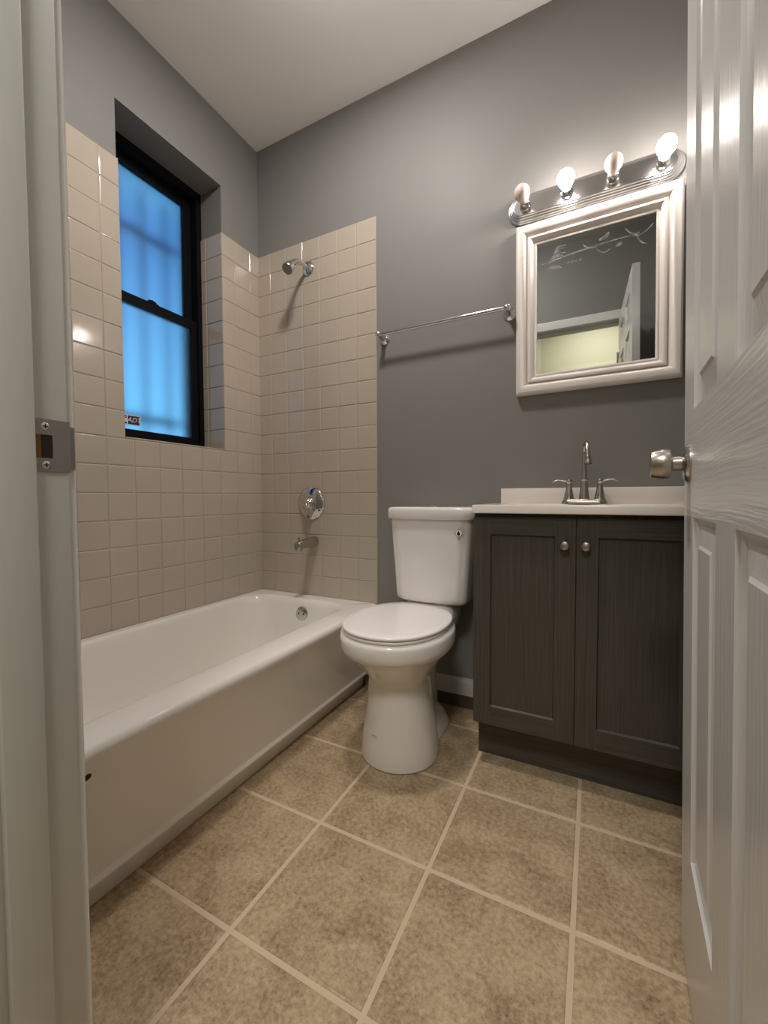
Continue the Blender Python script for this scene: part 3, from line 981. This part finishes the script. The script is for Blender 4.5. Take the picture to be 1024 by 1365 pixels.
# wiped streaks on the upper part of the glass
bm = bmesh.new()
def streak(pts, w0):
    rng = []
    for i, p_ in enumerate(pts):
        d = Vector(pts[min(i+1, len(pts)-1)])-Vector(pts[max(i-1, 0)])
        n_ = Vector((-d.y, d.x)).normalized()*w0*(.35+.65*math.sin(PI*(i+.5)/len(pts)))
        rng.append((bm.verts.new((p_[0]+n_.x, -.0063, p_[1]+n_.y)), bm.verts.new((p_[0]-n_.x, -.0063, p_[1]-n_.y))))
    for a, b_ in zip(rng, rng[1:]): bm.faces.new((a[0], a[1], b_[1], b_[0]))
def arc2(a, c, b_, n=14):
    return [((1-t)**2*a[0]+2*t*(1-t)*c[0]+t*t*b_[0], (1-t)**2*a[1]+2*t*(1-t)*c[1]+t*t*b_[1]) for t in [k/n for k in range(n+1)]]
streak(arc2((-.195, .165), (.02, .195), (.125, .190)), .0030)
streak(arc2((.105, .220), (.130, .180), (.150, .195)), .0030)
streak(arc2((.125, .188), (.160, .175), (.190, .215)), .0026)
streak(arc2((.140, .190), (.150, .150), (.172, .150)), .0026)
streak(arc2((-.035, .205), (-.020, .178), (.015, .182)), .0030)
streak(arc2((.010, .175), (.040, .140), (.055, .165)), .0024)
streak(arc2((.020, .205), (.045, .205), (.050, .225)), .0075)
streak(arc2((.075, .165), (.085, .170), (.094, .176)), .0060)
for q in range(6):
    y0 = .172+.009*q
    streak(arc2((-.160+.007*q, y0-.010+.004*(q % 2)), (-.135, y0+.006), (-.112+.009*(q % 3), y0+.002)), .0042)
streak(arc2((-.165, .145), (-.125, .150), (-.110, .135)), .0075)
for q in range(4): streak(arc2((-.090+.014*q, .152), (-.086+.014*q, .142), (-.080+.014*q, .156)), .0022)
obj('glass_smudge', bm, M_smudge, mg, smooth=False)

# ---------------------------------------------------------------- four bulb light bar
vl = empty('vanity_light', (1.660, 0, 2.093))
tag(vl, 'chrome four bulb vanity light bar above the mirror, two bulbs lit', 'light fixture')
def track(hl_, hr, y):
    pts = []
    for cx, a0 in ((hl_-hr, -PI/2), (-hl_+hr, PI/2)):
        for k in range(17):
            a = a0+PI*k/16
            pts.append((cx+hr*math.cos(a), y, hr*math.sin(a)))
    return pts
bm = bmesh.new()
HL, HR = .296, .056
loft(bm, [track(HL-d, HR-d, -y) for d, y in ((0, .0005), (0, .008), (.002, .011), (.006, .012), (.0065, .016), (.0085, .018), (.0125, .0185), (.013, .0225), (.015, .0245), (.019, .025), (.020, .0285), (.022, .030), (.026, .030))])
obj('backplate', bm, M_chrome2, vl, 40)
for k in range(4):
    x = -.2275+.1517*k
    lit = k in (1, 3)
    bm = bmesh.new()
    lathe(bm, [(.029, .022), (.032, .0215), (.033, .0185), (.062, .0185), (.064, .017), (.064, .0155), (.050, .0150)], (x, 0, 0), (0, -1, 0), 28, cap1=False)
    so = obj('lamp_socket', bm, M_chrome, vl)
    bm = bmesh.new()
    lathe(bm, [(.052, .0125), (.062, .0130), (.070, .0150), (.080, .0200), (.090, .0245), (.100, .0275), (.110, .0285), (.120, .0270), (.129, .0225), (.136, .0150), (.139, .0080), (.1398, .0001)], (x, 0, 0), (0, -1, 0), 36)
    bu = obj('light_bulb', bm, M_bulb_on if lit else M_bulb_off, vl, 60)
    bu['label'] = 'lit white light bulb' if lit else 'unlit pinkish frosted light bulb'

# ---------------------------------------------------------------- towel bar
tb = empty('towel_bar', (1.083, 0, 1.6945))
tag(tb, 'thin chrome towel bar on the grey wall between tiles and mirror', 'towel bar')
bm = bmesh.new()
tube(bm, [(-.297, -.066, -.001), (.291, -.066, .001)], .0085, 18)
obj('bar', bm, M_chrome, tb)
for x in (-.291, .2885):
    bm = bmesh.new()
    lathe(bm, [(0, .0265), (.003, .0265), (.008, .0225), (.014, .0165), (.022, .0125), (.052, .0105), (.058, .0125), (.066, .0140), (.074, .0125), (.079, .007), (.080, .0001)], (x, 0, 0), (0, -1, 0), 32)
    obj('towel_bar_post', bm, M_chrome, tb)
